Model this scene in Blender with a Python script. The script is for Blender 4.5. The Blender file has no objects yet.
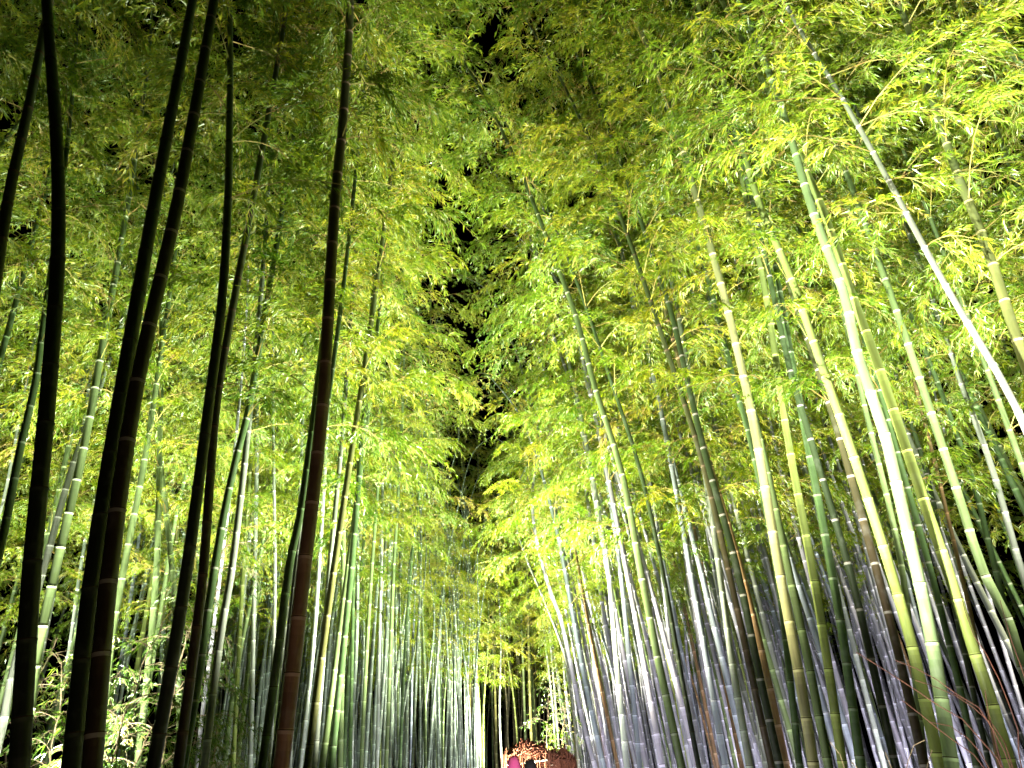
import bpy, math, random
import numpy as np
from mathutils import Vector, Matrix, Euler

R = math.radians
scene = bpy.context.scene
COL = scene.collection

# ------------------------------------------------------------------ camera
F = 740.0
PITCH, ROLL = R(27.2), R(2.0)
CAM = Vector((0, 0, 1.6))
cam_d = bpy.data.cameras.new('camera')
cam_d.sensor_width = 36.0
cam_d.lens = F * 36.0 / 1024.0
cam_d.clip_start = 0.05
cam_d.clip_end = 600
cam = bpy.data.objects.new('camera', cam_d)
COL.objects.link(cam)
cam.location = CAM
CR = Matrix.Rotation(R(90) + PITCH, 3, 'X') @ Matrix.Rotation(-ROLL, 3, 'Z')
cam.rotation_euler = CR.to_euler()
scene.camera = cam

# ------------------------------------------------------------------ night sky
w = bpy.data.worlds.new('World')
scene.world = w
w.use_nodes = True
nt = w.node_tree
bg = nt.nodes['Background']
sky = nt.nodes.new('ShaderNodeTexSky')
sky.sky_type = 'NISHITA'
sky.sun_disc = False
sky.sun_elevation = R(-6.0)
sky.sun_rotation = R(200)
nt.links.new(sky.outputs[0], bg.inputs[0])
bg.inputs[1].default_value = 0.02

scene.view_settings.view_transform = 'Standard'
scene.view_settings.look = 'None'
scene.view_settings.exposure = -0.08
scene.view_settings.gamma = 1.0
cy = scene.cycles
cy.max_bounces = 2
cy.diffuse_bounces = 1
cy.glossy_bounces = 1
cy.transmission_bounces = 2
cy.transparent_max_bounces = 4
cy.caustics_reflective = False
cy.caustics_refractive = False
cy.sample_clamp_indirect = 4.0
cy.use_light_tree = True

# ------------------------------------------------------------------ floodlights (aimed spots standing on the ground)
LAMPS = []
def flood(x, y, tx, ty, tz, watts, color=(1.0, 0.95, 0.80), z=0.3, angle=110, blend=0.7, size=0.10):
    LAMPS.append((x, y))
    d = bpy.data.lights.new('floodlight', 'SPOT')
    d.energy = watts
    d.color = color
    d.spot_size = R(angle)
    d.spot_blend = blend
    d.shadow_soft_size = size
    o = bpy.data.objects.new('floodlight', d)
    COL.objects.link(o)
    o.location = (x, y, z)
    dirn = Vector((tx, ty, tz)) - Vector((x, y, z))
    o.rotation_euler = dirn.to_track_quat('-Z', 'Y').to_euler()

COOL = (0.92, 0.93, 1.0)
LAV = (0.88, 0.84, 1.0)
WARM = (1.0, 0.95, 0.74)
WHITE = (1.0, 0.98, 0.88)
def up(x, y, dx, dy, watts, color=WHITE, angle=88):
    """a steep floodlight washing the leaves overhead"""
    flood(x, y, x + dx, y + dy, 6.0, watts, color, 0.3, angle, 0.8)
def low(x, y, tx, ty, watts, color=COOL, tz=2.2):
    """a small floodlight grazing the stems"""
    flood(x, y, tx, ty, tz, watts * 0.55, color, 0.3, 120, 0.8)
# lamps on the path's right verge wash the left grove from y = 7 on (the nearest left stems stay dark in front of them)
up(-4.4, 7.2, -1.2, 2.6, 10500, (0.98, 1.0, 0.84), 76)
up(-8.0, 9.0, -1.0, 2.5, 6000, (0.95, 1.0, 0.85))
for ly, wt in ((7.6, 14500), (10.6, 18000), (16.0, 17500), (21.0, 15500), (27.0, 15000)):
    flood(0.95, ly, -2.6, ly + 1.6, 7.5, wt, (0.98, 1.0, 0.82), 0.3, 78, 0.8)
for ly, wt in ((9.5, 900), (14.0, 1000), (20.6, 1000), (26.0, 900)):
    flood(0.95, ly, -4.0, ly + 4.5, 2.6, wt, COOL, 0.3, 110, 0.8)
flood(-2.9, 6.7, -3.7, 9.0, 2.4, 36, WHITE, 0.3, 80, 0.8)
flood(-3.9, 11.2, -4.3, 12.6, 1.9, 90, (0.9, 1.0, 0.8), 0.3, 90, 0.8)  # unseen lamp added to brighten the low green bush
flood(-0.2, 2.6, -1.35, 5.0, 2.6, 50, (1.0, 0.75, 0.58), 0.3, 46, 0.6)  # added warm fill, unseen, that dimly lights the thick brown stem
flood(-0.3, 1.2, -2.2, 3.9, 4.0, 45, (1.0, 0.75, 0.5), 0.3, 70, 0.6)  # added warm fill lending the near left pair a brown tone
# lamps on the left verge wash the right grove
flood(-0.95, 2.0, 5.2, 5.0, 6.4, 22000, WHITE, 0.3, 58, 0.8)
for ly, wt in ((5.0, 6500), (8.5, 10500), (14.6, 15500), (18.5, 15500), (23.0, 15000)):
    flood(-0.95, ly, 2.9, ly + 2.2, 8.6, wt * 1.1, WARM, 0.3, 70, 0.8)
for ly, wt in ((6.0, 300), (9.5, 420), (15.6, 420), (20.0, 320), (25.0, 380)):
    flood(-0.95, ly, 4.0, ly + 4.5, 2.4, wt, LAV, 0.3, 110, 0.8)
for lx, ly, wt in ((3.6, 8.6, 420), (5.4, 10.2, 420), (3.0, 13.0, 480), (5.6, 14.5, 500), (2.9, 18.0, 420), (8.0, 11.5, 300)):
    flood(lx, ly, lx + 0.3 * lx / 3, ly + 5.0, 1.9, wt, LAV, 0.3, 140, 0.7)
up(5.6, 4.0, -0.6, 1.2, 9500)
up(7.8, 8.6, 0.2, 2.6, 5000, WARM)
flood(-0.5, 2.4, 3.0, 5.6, 2.6, 200, WHITE, 0.3, 80, 0.8)
flood(3.7, 4.2, 2.6, 5.3, 2.6, 120, WHITE, 0.3, 50, 0.7)
flood(-0.4, 28.0, 0.2, 36.0, 3.5, 2600, WHITE, 0.3, 110, 0.8)
up(-0.2, 30.0, -0.3, 2.8, 15000, WARM)

rng = np.random.default_rng(7)
random.seed(7)

# ------------------------------------------------------------------ materials
def new_mat(name):
    m = bpy.data.materials.new(name)
    m.use_nodes = True
    m.node_tree.nodes.clear()
    return m, m.node_tree

def N(t, kind, **kw):
    n = t.nodes.new(kind)
    for k, v in kw.items():
        setattr(n, k, v)
    return n

def leaf_material(name, c_dark, c_mid, c_yel, trans=0.45):
    m, t = new_mat(name)
    out = N(t, 'ShaderNodeOutputMaterial')
    at = N(t, 'ShaderNodeAttribute', attribute_name='tint')
    ramp = N(t, 'ShaderNodeValToRGB')
    e = ramp.color_ramp.elements
    e[0].position = 0.0; e[0].color = (*c_dark, 1)
    e[1].position = 1.0; e[1].color = (*c_yel, 1)
    k = e.new(0.55); k.color = (*c_mid, 1)
    k = e.new(0.93); k.color = (*[min(1, v * 1.05) for v in c_yel], 1)
    e[-1].color = (0.42, 0.30, 0.10, 1)
    oi = N(t, 'ShaderNodeObjectInfo')
    add = N(t, 'ShaderNodeMath', operation='MULTIPLY_ADD')
    add.inputs[1].default_value = 0.32
    t.links.new(oi.outputs['Random'], add.inputs[0])
    sub = N(t, 'ShaderNodeMath', operation='SUBTRACT'); sub.inputs[1].default_value = 0.16
    t.links.new(at.outputs['Fac'], add.inputs[2])
    t.links.new(add.outputs[0], sub.inputs[0])
    t.links.new(sub.outputs[0], ramp.inputs[0])
    dif = N(t, 'ShaderNodeBsdfDiffuse')
    tr = N(t, 'ShaderNodeBsdfTranslucent')
    gl = N(t, 'ShaderNodeBsdfGlossy'); gl.inputs['Roughness'].default_value = 0.38
    gl.inputs['Color'].default_value = (0.9, 0.95, 0.9, 1)
    t.links.new(ramp.outputs[0], dif.inputs[0])
    mulc = N(t, 'ShaderNodeMix', data_type='RGBA', blend_type='MULTIPLY')
    mulc.inputs[0].default_value = 1.0
    mulc.inputs[7].default_value = (1.15, 1.25, 0.5, 1)
    t.links.new(ramp.outputs[0], mulc.inputs[6])
    t.links.new(mulc.outputs[2], tr.inputs[0])
    m1 = N(t, 'ShaderNodeMixShader'); m1.inputs[0].default_value = trans
    t.links.new(dif.outputs[0], m1.inputs[1]); t.links.new(tr.outputs[0], m1.inputs[2])
    m2 = N(t, 'ShaderNodeMixShader'); m2.inputs[0].default_value = 0.045
    t.links.new(m1.outputs[0], m2.inputs[1]); t.links.new(gl.outputs[0], m2.inputs[2])
    t.links.new(m2.outputs[0], out.inputs[0])
    return m

LEAF = leaf_material('bamboo_leaf', (0.06, 0.15, 0.010), (0.20, 0.30, 0.014), (0.46, 0.42, 0.025))
SHRUB_LEAF = leaf_material('shrub_leaf', (0.03, 0.08, 0.008), (0.08, 0.15, 0.015), (0.17, 0.19, 0.025))

def simple_mat(name, col, rough=0.6, spec=0.4, noise=None, scale=8.0):
    m, t = new_mat(name)
    out = N(t, 'ShaderNodeOutputMaterial')
    p = N(t, 'ShaderNodeBsdfPrincipled')
    p.inputs['Roughness'].default_value = rough
    p.inputs['Specular IOR Level'].default_value = spec
    if noise:
        tc = N(t, 'ShaderNodeTexCoord')
        nz = N(t, 'ShaderNodeTexNoise'); nz.inputs['Scale'].default_value = scale; nz.inputs['Detail'].default_value = 6
        t.links.new(tc.outputs['Object'], nz.inputs['Vector'])
        mx = N(t, 'ShaderNodeMix', data_type='RGBA')
        mx.inputs[6].default_value = (*col, 1); mx.inputs[7].default_value = (*noise, 1)
        mr = N(t, 'ShaderNodeMapRange'); mr.inputs[1].default_value = 0.35; mr.inputs[2].default_value = 0.65
        t.links.new(nz.outputs[0], mr.inputs[0]); t.links.new(mr.outputs[0], mx.inputs[0])
        t.links.new(mx.outputs[2], p.inputs['Base Color'])
        b = N(t, 'ShaderNodeBump'); b.inputs['Strength'].default_value = 0.4
        t.links.new(nz.outputs[0], b.inputs['Height']); t.links.new(b.outputs[0], p.inputs['Normal'])
    else:
        p.inputs['Base Color'].default_value = (*col, 1)
    t.links.new(p.outputs[0], out.inputs[0])
    return m

def culm_material():
    m, t = new_mat('bamboo_culm')
    out = N(t, 'ShaderNodeOutputMaterial')
    p = N(t, 'ShaderNodeBsdfPrincipled')
    oi = N(t, 'ShaderNodeObjectInfo')
    tc = N(t, 'ShaderNodeTexCoord')
    mp = N(t, 'ShaderNodeMapping'); mp.inputs['Scale'].default_value = (14, 14, 1.1)
    t.links.new(tc.outputs['Object'], mp.inputs[0])
    nz = N(t, 'ShaderNodeTexNoise'); nz.inputs['Scale'].default_value = 1.6; nz.inputs['Detail'].default_value = 7; nz.inputs['Roughness'].default_value = 0.65
    t.links.new(mp.outputs[0], nz.inputs['Vector'])
    nz2 = N(t, 'ShaderNodeTexNoise'); nz2.inputs['Scale'].default_value = 9; nz2.inputs['Detail'].default_value = 5
    t.links.new(tc.outputs['Object'], nz2.inputs['Vector'])
    # per-internode tone held on the mesh
    at = N(t, 'ShaderNodeAttribute', attribute_name='tint')
    mr = N(t, 'ShaderNodeMapRange'); mr.inputs[1].default_value = 0.3; mr.inputs[2].default_value = 0.7
    mr.inputs[3].default_value = 0.62; mr.inputs[4].default_value = 1.25
    t.links.new(nz.outputs[0], mr.inputs[0])
    mm = N(t, 'ShaderNodeMath', operation='MULTIPLY')
    t.links.new(mr.outputs[0], mm.inputs[0])
    mr3 = N(t, 'ShaderNodeMapRange'); mr3.clamp = False; mr3.inputs[3].default_value = 0.78; mr3.inputs[4].default_value = 1.15
    t.links.new(at.outputs['Fac'], mr3.inputs[0]); t.links.new(mr3.outputs[0], mm.inputs[1])
    sc_ = N(t, 'ShaderNodeVectorMath', operation='SCALE')
    t.links.new(oi.outputs['Color'], sc_.inputs[0]); t.links.new(mm.outputs[0], sc_.inputs['Scale'])
    # pale powdery patches
    mx = N(t, 'ShaderNodeMix', data_type='RGBA')
    mx.inputs[7].default_value = (0.42, 0.44, 0.40, 1)
    t.links.new(sc_.outputs[0], mx.inputs[6])
    mr2 = N(t, 'ShaderNodeMapRange'); mr2.inputs[1].default_value = 0.55; mr2.inputs[2].default_value = 0.75; mr2.inputs[4].default_value = 0.12
    t.links.new(nz2.outputs[0], mr2.inputs[0]); t.links.new(mr2.outputs[0], mx.inputs[0])
    # the stem turns greener and darker with height
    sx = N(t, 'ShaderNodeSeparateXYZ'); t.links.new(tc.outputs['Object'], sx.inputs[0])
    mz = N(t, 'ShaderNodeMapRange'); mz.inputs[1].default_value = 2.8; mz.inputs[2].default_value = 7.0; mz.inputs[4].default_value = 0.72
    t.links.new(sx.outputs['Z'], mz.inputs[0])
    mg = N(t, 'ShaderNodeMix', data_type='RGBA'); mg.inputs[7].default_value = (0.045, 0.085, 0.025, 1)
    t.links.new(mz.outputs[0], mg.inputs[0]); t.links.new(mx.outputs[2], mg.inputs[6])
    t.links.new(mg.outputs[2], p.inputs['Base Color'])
    p.inputs['Roughness'].default_value = 0.42
    p.inputs['Specular IOR Level'].default_value = 0.45
    t.links.new(p.outputs[0], out.inputs[0])
    return m

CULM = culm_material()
def ring_material():
    m, t = new_mat('node_wax')
    out = N(t, 'ShaderNodeOutputMaterial'); p = N(t, 'ShaderNodeBsdfPrincipled')
    oi = N(t, 'ShaderNodeObjectInfo'); mx = N(t, 'ShaderNodeMix', data_type='RGBA')
    mr = N(t, 'ShaderNodeMapRange'); mr.inputs[3].default_value = -0.3; mr.inputs[4].default_value = 0.55
    t.links.new(oi.outputs['Random'], mr.inputs[0]); t.links.new(mr.outputs[0], mx.inputs[0])
    sv = N(t, 'ShaderNodeVectorMath', operation='SCALE'); sv.inputs['Scale'].default_value = 1.9
    t.links.new(oi.outputs['Color'], sv.inputs[0])
    t.links.new(sv.outputs[0], mx.inputs[6]); mx.inputs[7].default_value = (0.44, 0.43, 0.37, 1)
    t.links.new(mx.outputs[2], p.inputs['Base Color']); p.inputs['Roughness'].default_value = 0.7
    t.links.new(p.outputs[0], out.inputs[0])
    return m
RING = ring_material()
SEAM = simple_mat('node_seam', (0.05, 0.035, 0.02), 0.8, 0.1)
TWIG = simple_mat('bamboo_twig', (0.20, 0.22, 0.05), 0.6, 0.2, (0.22, 0.15, 0.04), 3)
BARK = simple_mat('shrub_stem', (0.22, 0.17, 0.10), 0.8, 0.2, (0.14, 0.10, 0.06), 20)
DRY = simple_mat('dry_twig', (0.018, 0.007, 0.004), 0.9, 0.05, (0.012, 0.005, 0.004), 10)
SOIL = simple_mat('soil', (0.06, 0.045, 0.03), 0.95, 0.1, (0.11, 0.085, 0.05), 3)
PATH = simple_mat('path_surface', (0.07, 0.068, 0.065), 0.9, 0.2, (0.05, 0.048, 0.045), 12)

# ------------------------------------------------------------------ mesh helpers
def mesh_np(name, V, quads, mats, midx=None, tint=None, smooth=False):
    V = np.asarray(V, np.float32); Q = np.asarray(quads, np.int32)
    me = bpy.data.meshes.new(name)
    me.vertices.add(len(V)); me.vertices.foreach_set('co', V.ravel())
    n = len(Q)
    me.loops.add(n * 4); me.loops.foreach_set('vertex_index', Q.ravel())
    me.polygons.add(n)
    me.polygons.foreach_set('loop_start', np.arange(n, dtype=np.int32) * 4)
    me.polygons.foreach_set('loop_total', np.full(n, 4, np.int32))
    for m in mats: me.materials.append(m)
    if midx is not None: me.polygons.foreach_set('material_index', np.asarray(midx, np.int32))
    me.polygons.foreach_set('use_smooth', np.full(n, smooth))
    me.update(calc_edges=True)
    if tint is not None:
        a = me.attributes.new('tint', 'FLOAT', 'FACE')
        a.data.foreach_set('value', np.asarray(tint, np.float32))
    return me

def link(name, me, parent=None):
    o = bpy.data.objects.new(name, me)
    COL.objects.link(o)
    if parent: o.parent = parent
    return o

def tag(o, label=None, cat=None, group=None, kind=None):
    if label: o['label'] = label
    if cat: o['category'] = cat
    if group: o['group'] = group
    if kind: o['kind'] = kind
    return o

def nrm(v):
    return v / np.maximum(np.linalg.norm(v, axis=-1, keepdims=True), 1e-9)

def frames(T):
    """two unit vectors across each direction"""
    up = np.where(np.abs(T[..., 2:3]) > 0.9, np.array([1.0, 0, 0]), np.array([0, 0, 1.0]))
    A = nrm(np.cross(T, up)); B = np.cross(T, A)
    return A, B

class Curve:
    """arc-length sampled smooth curve"""
    def __init__(self, pts, n=160):
        P = np.array(pts, float)
        # Catmull-Rom
        Pe = np.vstack([2 * P[0] - P[1], P, 2 * P[-1] - P[-2]])
        out = []
        m = max(4, n // (len(P) - 1))
        for i in range(1, len(Pe) - 2):
            p0, p1, p2, p3 = Pe[i - 1], Pe[i], Pe[i + 1], Pe[i + 2]
            d = np.linalg.norm
            t = np.linspace(0, 1, m, endpoint=False)[:, None]
            # centripetal-ish tangents scaled by chord length
            l0, l1, l2 = d(p1 - p0) + 1e-6, d(p2 - p1) + 1e-6, d(p3 - p2) + 1e-6
            m1 = (p2 - p0) / (l0 + l1) * l1
            m2 = (p3 - p1) / (l1 + l2) * l1
            out.append((2*t**3-3*t**2+1)*p1 + (t**3-2*t**2+t)*m1 + (-2*t**3+3*t**2)*p2 + (t**3-t**2)*m2)
        out.append(P[-1:])
        self.P = np.vstack(out)
        seg = np.linalg.norm(np.diff(self.P, axis=0), axis=1)
        self.S = np.concatenate([[0], np.cumsum(seg)])
        self.L = self.S[-1]
    def at(self, s):
        s = np.asarray(s, float)
        return np.stack([np.interp(s, self.S, self.P[:, k]) for k in range(3)], -1)
    def tan(self, s):
        return nrm(self.at(np.minimum(np.asarray(s) + 0.08, self.L)) - self.at(np.maximum(np.asarray(s) - 0.08, 0)))

def node_positions(L, rg, gap=1.0):
    s, out = 0.10, []
    while s < L - 0.1:
        out.append(s)
        f = s / L
        step = (0.25 + 0.17 * min(1, f * 5)) * (1 - 0.35 * f) * gap * (0.93 + 0.14 * rg.random())
        s += step
    return np.array(out)

def culm_mesh(curve, r0, nodes, sides=12, ring=0.020, name='culm'):
    L = curve.L
    S, Rd, Mt, Tn = [0.0], [r0 * 1.05], [], []
    def rad(s):
        f = s / L
        return r0 * max(0.06, (1 - 0.05 * f - 0.38 * f**1.3 - 0.5 * f**4))
    tone = 0.5
    for s in nodes:
        r = rad(s); k = min(1.0, r / 0.03)
        if S[-1] < s - 0.13 * k:
            S.append(s - 0.11 * k); Rd.append(r); Mt.append(0); Tn.append(tone)
            S.append(s - 0.055 * k); Rd.append(r); Mt.append(0); Tn.append(tone + 0.55)
            tone += 1.1
        for ds, rm, mt in ((-ring * k, 1.0, 0), (-0.004 * k, 1.005, 1), (0.001, 1.075, 1), (0.007 * k, 1.02, 2), (0.014 * k, 0.99, 0)):
            S.append(s + ds); Rd.append(r * rm); Mt.append(mt); Tn.append(tone)
        tone = rng.random()
    S.append(L); Rd.append(rad(L)); Mt.append(0); Tn.append(tone)
    S = np.maximum.accumulate(np.array(S)); Rd = np.array(Rd)
    C = curve.at(S); T = curve.tan(S)
    A, B = frames(T * 1.0)
    # keep frame steady: project world X
    X = np.array([1.0, 0, 0]); A = nrm(X - T * (T @ X)[:, None]); B = np.cross(T, A)
    th = np.linspace(0, 2 * np.pi, sides, endpoint=False)
    V = C[:, None, :] + Rd[:, None, None] * (np.cos(th)[None, :, None] * A[:, None, :] + np.sin(th)[None, :, None] * B[:, None, :])
    n = len(S)
    i = np.arange(n - 1)[:, None]; j = np.arange(sides)[None, :]; j2 = (j + 1) % sides
    Q = np.stack([i * sides + j, i * sides + j2, (i + 1) * sides + j2, (i + 1) * sides + j], -1).reshape(-1, 4)
    return mesh_np(name, V.reshape(-1, 3), Q, [CULM, RING, SEAM], np.repeat(Mt, sides), np.repeat(Tn, sides), True)

def tubes(starts, ends, r0, r1, sides=3):
    """many straight tapered prisms"""
    D = nrm(ends - starts); A, B = frames(D)
    th = np.linspace(0, 2 * np.pi, sides, endpoint=False)
    ring = np.cos(th)[None, :, None] * A[:, None, :] + np.sin(th)[None, :, None] * B[:, None, :]
    V0 = starts[:, None, :] + ring * np.reshape(r0, (-1, 1, 1)); V1 = ends[:, None, :] + ring * np.reshape(r1, (-1, 1, 1))
    V = np.concatenate([V0, V1], 1)
    n = len(starts); b = np.arange(n)[:, None] * 2 * sides; j = np.arange(sides)[None, :]; j2 = (j + 1) % sides
    Q = np.stack([b + j, b + j2, b + sides + j2, b + sides + j], -1).reshape(-1, 4)
    return V.reshape(-1, 3), Q

def leaves(P, D, Nn, ln, wd, rg, droop=0.25):
    """kite leaves at P along D with face normal roughly Nn"""
    S = nrm(np.cross(D, Nn)); U = np.cross(S, D)
    ln = ln[:, None]; wd = wd[:, None]
    base = P
    mid = P + D * ln * 0.36 + U * ln * 0.04
    tip = P + D * ln - np.array([0, 0, 1.0]) * ln * droop * rg.random((len(P), 1))
    V = np.stack([base, mid + S * wd * 0.5, tip, mid - S * wd * 0.5], 1)
    Q = np.arange(len(P) * 4).reshape(-1, 4)
    return V.reshape(-1, 3), Q

def sprays(P0, D0, Lt, rg, ncl, npl, leaf_len, fan=0.75, tintbase=None):
    """twigs starting P0 direction D0 length Lt with ncl clusters of npl leaves; returns leaf V,Q,tint and twig ends"""
    n = len(P0)
    t = np.linspace(0.3, 1.0, ncl)[None, :, None]
    sag = np.array([0, 0, -1.0])
    C = P0[:, None] + D0[:, None] * Lt[:, None, None] * t + sag * (t**2) * Lt[:, None, None] * 0.42
    C = C.reshape(-1, 3)
    Dd = nrm(D0[:, None] + sag * t * 0.45).reshape(-1, 3) if ncl > 0 else D0
    A = nrm(np.cross(Dd, np.array([0, 0, 1.0]) + rg.normal(0, 0.2, Dd.shape)))
    m = len(C)
    k = npl
    ang = (np.linspace(-1, 1, k)[None, :] * fan + rg.normal(0, 0.28, (m, k)))
    LD = nrm(Dd[:, None] * np.cos(ang)[..., None] + A[:, None] * np.sin(ang)[..., None] + rg.normal(0, 0.22, (m, k, 3)) + sag * 0.22)
    LD = LD.reshape(-1, 3)
    LP = np.repeat(C, k, 0) + rg.normal(0, 0.006, (m * k, 3))
    Nn = nrm(np.array([0, 0, 1.0]) + rg.normal(0, 0.5, (m * k, 3)))
    ln = leaf_len * rg.uniform(0.6, 1.25, m * k)
    wd = ln * rg.uniform(0.13, 0.19, m * k)
    V, Q = leaves(LP, LD, Nn, ln, wd, rg)
    if tintbase is None: tintbase = np.full(n, 0.5)
    tint = np.clip(np.repeat(tintbase, ncl * k) + rg.normal(0, 0.16, m * k), 0, 1)
    return V, Q, tint, P0 + D0 * Lt[:, None] + sag * Lt[:, None] * 0.42

def foliage_meshes(curve, s0, nodes, rg, blen=1.5, tw=11, ncl=4, npl=3, leaf_len=0.10, bias=None, skip=0.0, r0=0.05):
    """branches in pairs at every node above s0, twigs and leaves on them"""
    ns = nodes[nodes > s0]
    if len(ns) == 0: ns = nodes[-6:]
    az = rg.uniform(0, 6.28)
    bp, bd, bl = [], [], []
    Ltop = curve.L
    for i, s in enumerate(ns):
        f = (s - s0) / max(0.1, Ltop - s0)
        az += math.pi + rg.normal(0, 0.55)
        for side in (0, 1):
            if rg.random() < skip: continue
            a = az + (0.9 if side else -0.2) + rg.normal(0, 0.25)
            ln = blen * (0.45 + 0.75 * math.sin(math.pi * min(1, 0.32 + 0.62 * f))) * rg.uniform(0.65, 1.25)
            if side: ln *= 0.7
            if f < 0.12: ln *= rg.uniform(0.5, 1.0)
            T = curve.tan(s)
            h = np.array([math.cos(a), math.sin(a), 0.0])
            if bias is not None: h = h + np.array(bias) * 0.45
            h = h / (np.linalg.norm(h) + 1e-6)
            d = h * 1.0 + T * rg.uniform(0.45, 1.0)
            bp.append(curve.at(s)); bd.append(d / np.linalg.norm(d)); bl.append(ln)
    bp = np.array(bp); bd = np.array(bd); bl = np.array(bl)
    K = 5
    ts = np.linspace(0, 1, K + 1)
    sag = np.array([0, 0, -1.0])
    def bpt(idx, t):
        return bp[idx] + bd[idx] * (bl[idx] * t)[..., None] + sag * (t**2 * bl[idx] * 0.55)[..., None]
    nb = len(bp); ib = np.arange(nb)
    TV, TQ = [], []
    off = 0
    for k in range(K):
        a_ = bpt(ib, np.full(nb, ts[k])); b_ = bpt(ib, np.full(nb, ts[k + 1]))
        ra = 0.005 * (1 - ts[k]) + 0.0014; rb_ = 0.005 * (1 - ts[k + 1]) + 0.0014
        v, q = tubes(a_, b_, np.full(nb, ra), np.full(nb, rb_))
        TV.append(v); TQ.append(q + off); off += len(v)
    # side twigs
    cnt = np.maximum(3, (tw * bl / blen).astype(int))
    idx = np.repeat(ib, cnt)
    t = rg.uniform(0.12, 1.0, len(idx)) ** 0.85
    P0 = bpt(idx, t)
    Bd = nrm(bd[idx] + sag * (2 * t * 0.55)[:, None])
    sd = nrm(np.cross(Bd, np.array([0, 0, 1.0])))
    sgn = rg.choice([-1.0, 1.0], len(idx))[:, None]
    D0 = nrm(Bd * rg.uniform(0.5, 1.1, (len(idx), 1)) + sd * sgn * rg.uniform(0.2, 1.0, (len(idx), 1)) + rg.normal(0, 0.25, (len(idx), 3)))
    Lt = rg.uniform(0.16, 0.42, len(idx)) * (1.1 - 0.3 * t)
    tb = 0.46 + rg.normal(0, 0.14, nb)
    V, Q, tint, E = sprays(P0, D0, Lt, rg, ncl, npl, leaf_len, tintbase=tb[idx])
    v, q = tubes(P0, E, np.full(len(P0), 0.0016), np.full(len(P0), 0.0009))
    TV.append(v); TQ.append(q + off)
    bv, bq = np.vstack(TV), np.vstack(TQ)
    midx = np.concatenate([np.zeros(len(Q), int), np.ones(len(bq), int)])
    return mesh_np('crown', np.vstack([V, bv]), np.vstack([Q, bq + len(V)]), [LEAF, TWIG], midx, np.concatenate([tint, np.full(len(bq), 0.5)]))

# ------------------------------------------------------------------ pixel -> direction
def ray(px, py):
    return CR @ Vector(((px - 512) / F, -(py - 384) / F, -1.0))

def at_depth(px, py, Y):
    d = ray(px, py)
    p = CAM + d * (Y / d.y)
    return np.array(p)

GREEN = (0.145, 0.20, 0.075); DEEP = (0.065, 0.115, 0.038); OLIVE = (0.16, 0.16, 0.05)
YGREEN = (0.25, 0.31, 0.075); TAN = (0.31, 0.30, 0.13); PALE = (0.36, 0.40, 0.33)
BROWN = (0.17, 0.10, 0.055); SHADED = (0.018, 0.026, 0.012); GREY = (0.24, 0.26, 0.21); LIT_BLUE = (0.28, 0.32, 0.36)  # near-black puts the shade of unlit stems into their colour; blue, the cool lamplight
SHADED_BROWN = (0.045, 0.032, 0.016); ORANGE = (0.25, 0.15, 0.07); LIT_LILAC = (0.42, 0.40, 0.46)  # dark brown holds shade, lilac holds cool lamplight, as stem colour

# ------------------------------------------------------------------ the ground
def sheet(name, pts, z, m, cuts=1):
    me = bpy.data.meshes.new(name)
    me.from_pydata([(x, y, z) for x, y in pts], [], [tuple(range(len(pts)))])
    me.materials.append(m)
    return tag(link(name, me), kind='structure')

sheet('ground', [(-150, -60), (150, -60), (150, 240), (-150, 240)], 0.0, SOIL)
sheet('path', [(-1.15, -12), (1.25, -12), (1.3, 10), (1.05, 24), (0.6, 33), (-0.9, 33), (-0.85, 24), (-1.1, 10)], 0.004, PATH)

# ------------------------------------------------------------------ individual bamboos read from the photograph
# (image points bottom to top, depth, colour, label, options)
K = []
def key(pts, Y, dia, col, label, **o):
    K.append((pts, Y, dia, col, label, o))

# left side, near
key([(19,768),(32,568),(49,384),(58,250),(57,150),(50,50)], 3.7, .105, SHADED, 'black silhouetted bamboo near the left edge, bowing back to the left at the top', zf=8.5)
key([(-92,768),(-56,568),(-20,384),(8,200),(30,100),(50,0)], 4.2, .105, SHADED_BROWN, 'dark bamboo cutting across the top left corner of the photo', zf=8)
key([(72,768),(94,568),(123,384),(155,200),(187,30)], 3.9, .115, SHADED, 'thick black bamboo, left one of the crossing foreground pair', zf=7.6)
key([(92,768),(110,568),(137,384),(178,200),(214,0)], 3.75, .105, SHADED_BROWN, 'thick dull brown bamboo, right one of the crossing foreground pair', zf=8)
key([(100,768),(112,640),(124,568),(142,475),(154,400)], 8.5, .095, GREEN, 'half lit green bamboo peeping out right behind the thick foreground pair')
key([(14,768),(29,714),(37,655),(56,568),(83,452),(100,360)], 7.6, .11, GREEN, 'bright ringed green bamboo between the two black foreground bamboos')
key([(-8,768),(3,724),(13,672),(42,575),(70,475),(99,390)], 8.6, .10, GREY, 'grey green bamboo leaving the frame at the bottom left corner')
key([(-60,768),(-30,660),(0,550),(20,450),(35,384),(42,335)], 6.6, .09, DEEP, 'dark green bamboo crossing the left edge above mid height')
key([(-110,768),(-60,580),(-20,440),(0,361),(26,265)], 7.2, .09, DEEP, 'shadowy bamboo at the left edge, highest to leave the frame')
key([(-90,768),(-40,640),(0,514),(23,400)], 10, .05, PALE, 'very thin white lit bamboo stem at the left edge')
key([(137,768),(146,690),(151,640),(157,560),(159,480)], 9, .095, GREEN, 'upright lit green bamboo just right of the foreground pair', zf=4.2)
key([(181,768),(177,640),(172,568),(163,484)], 9.5, .09, GREEN, 'green bamboo leaning left against its neighbours in the left grove', zf=4.4)
key([(153,768),(171,668),(187,568),(199,480),(210,395),(222,300),(228,200),(229,150)], 4.8, .095, SHADED, 'black bamboo right of the foreground pair, bending upright at the top')
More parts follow.
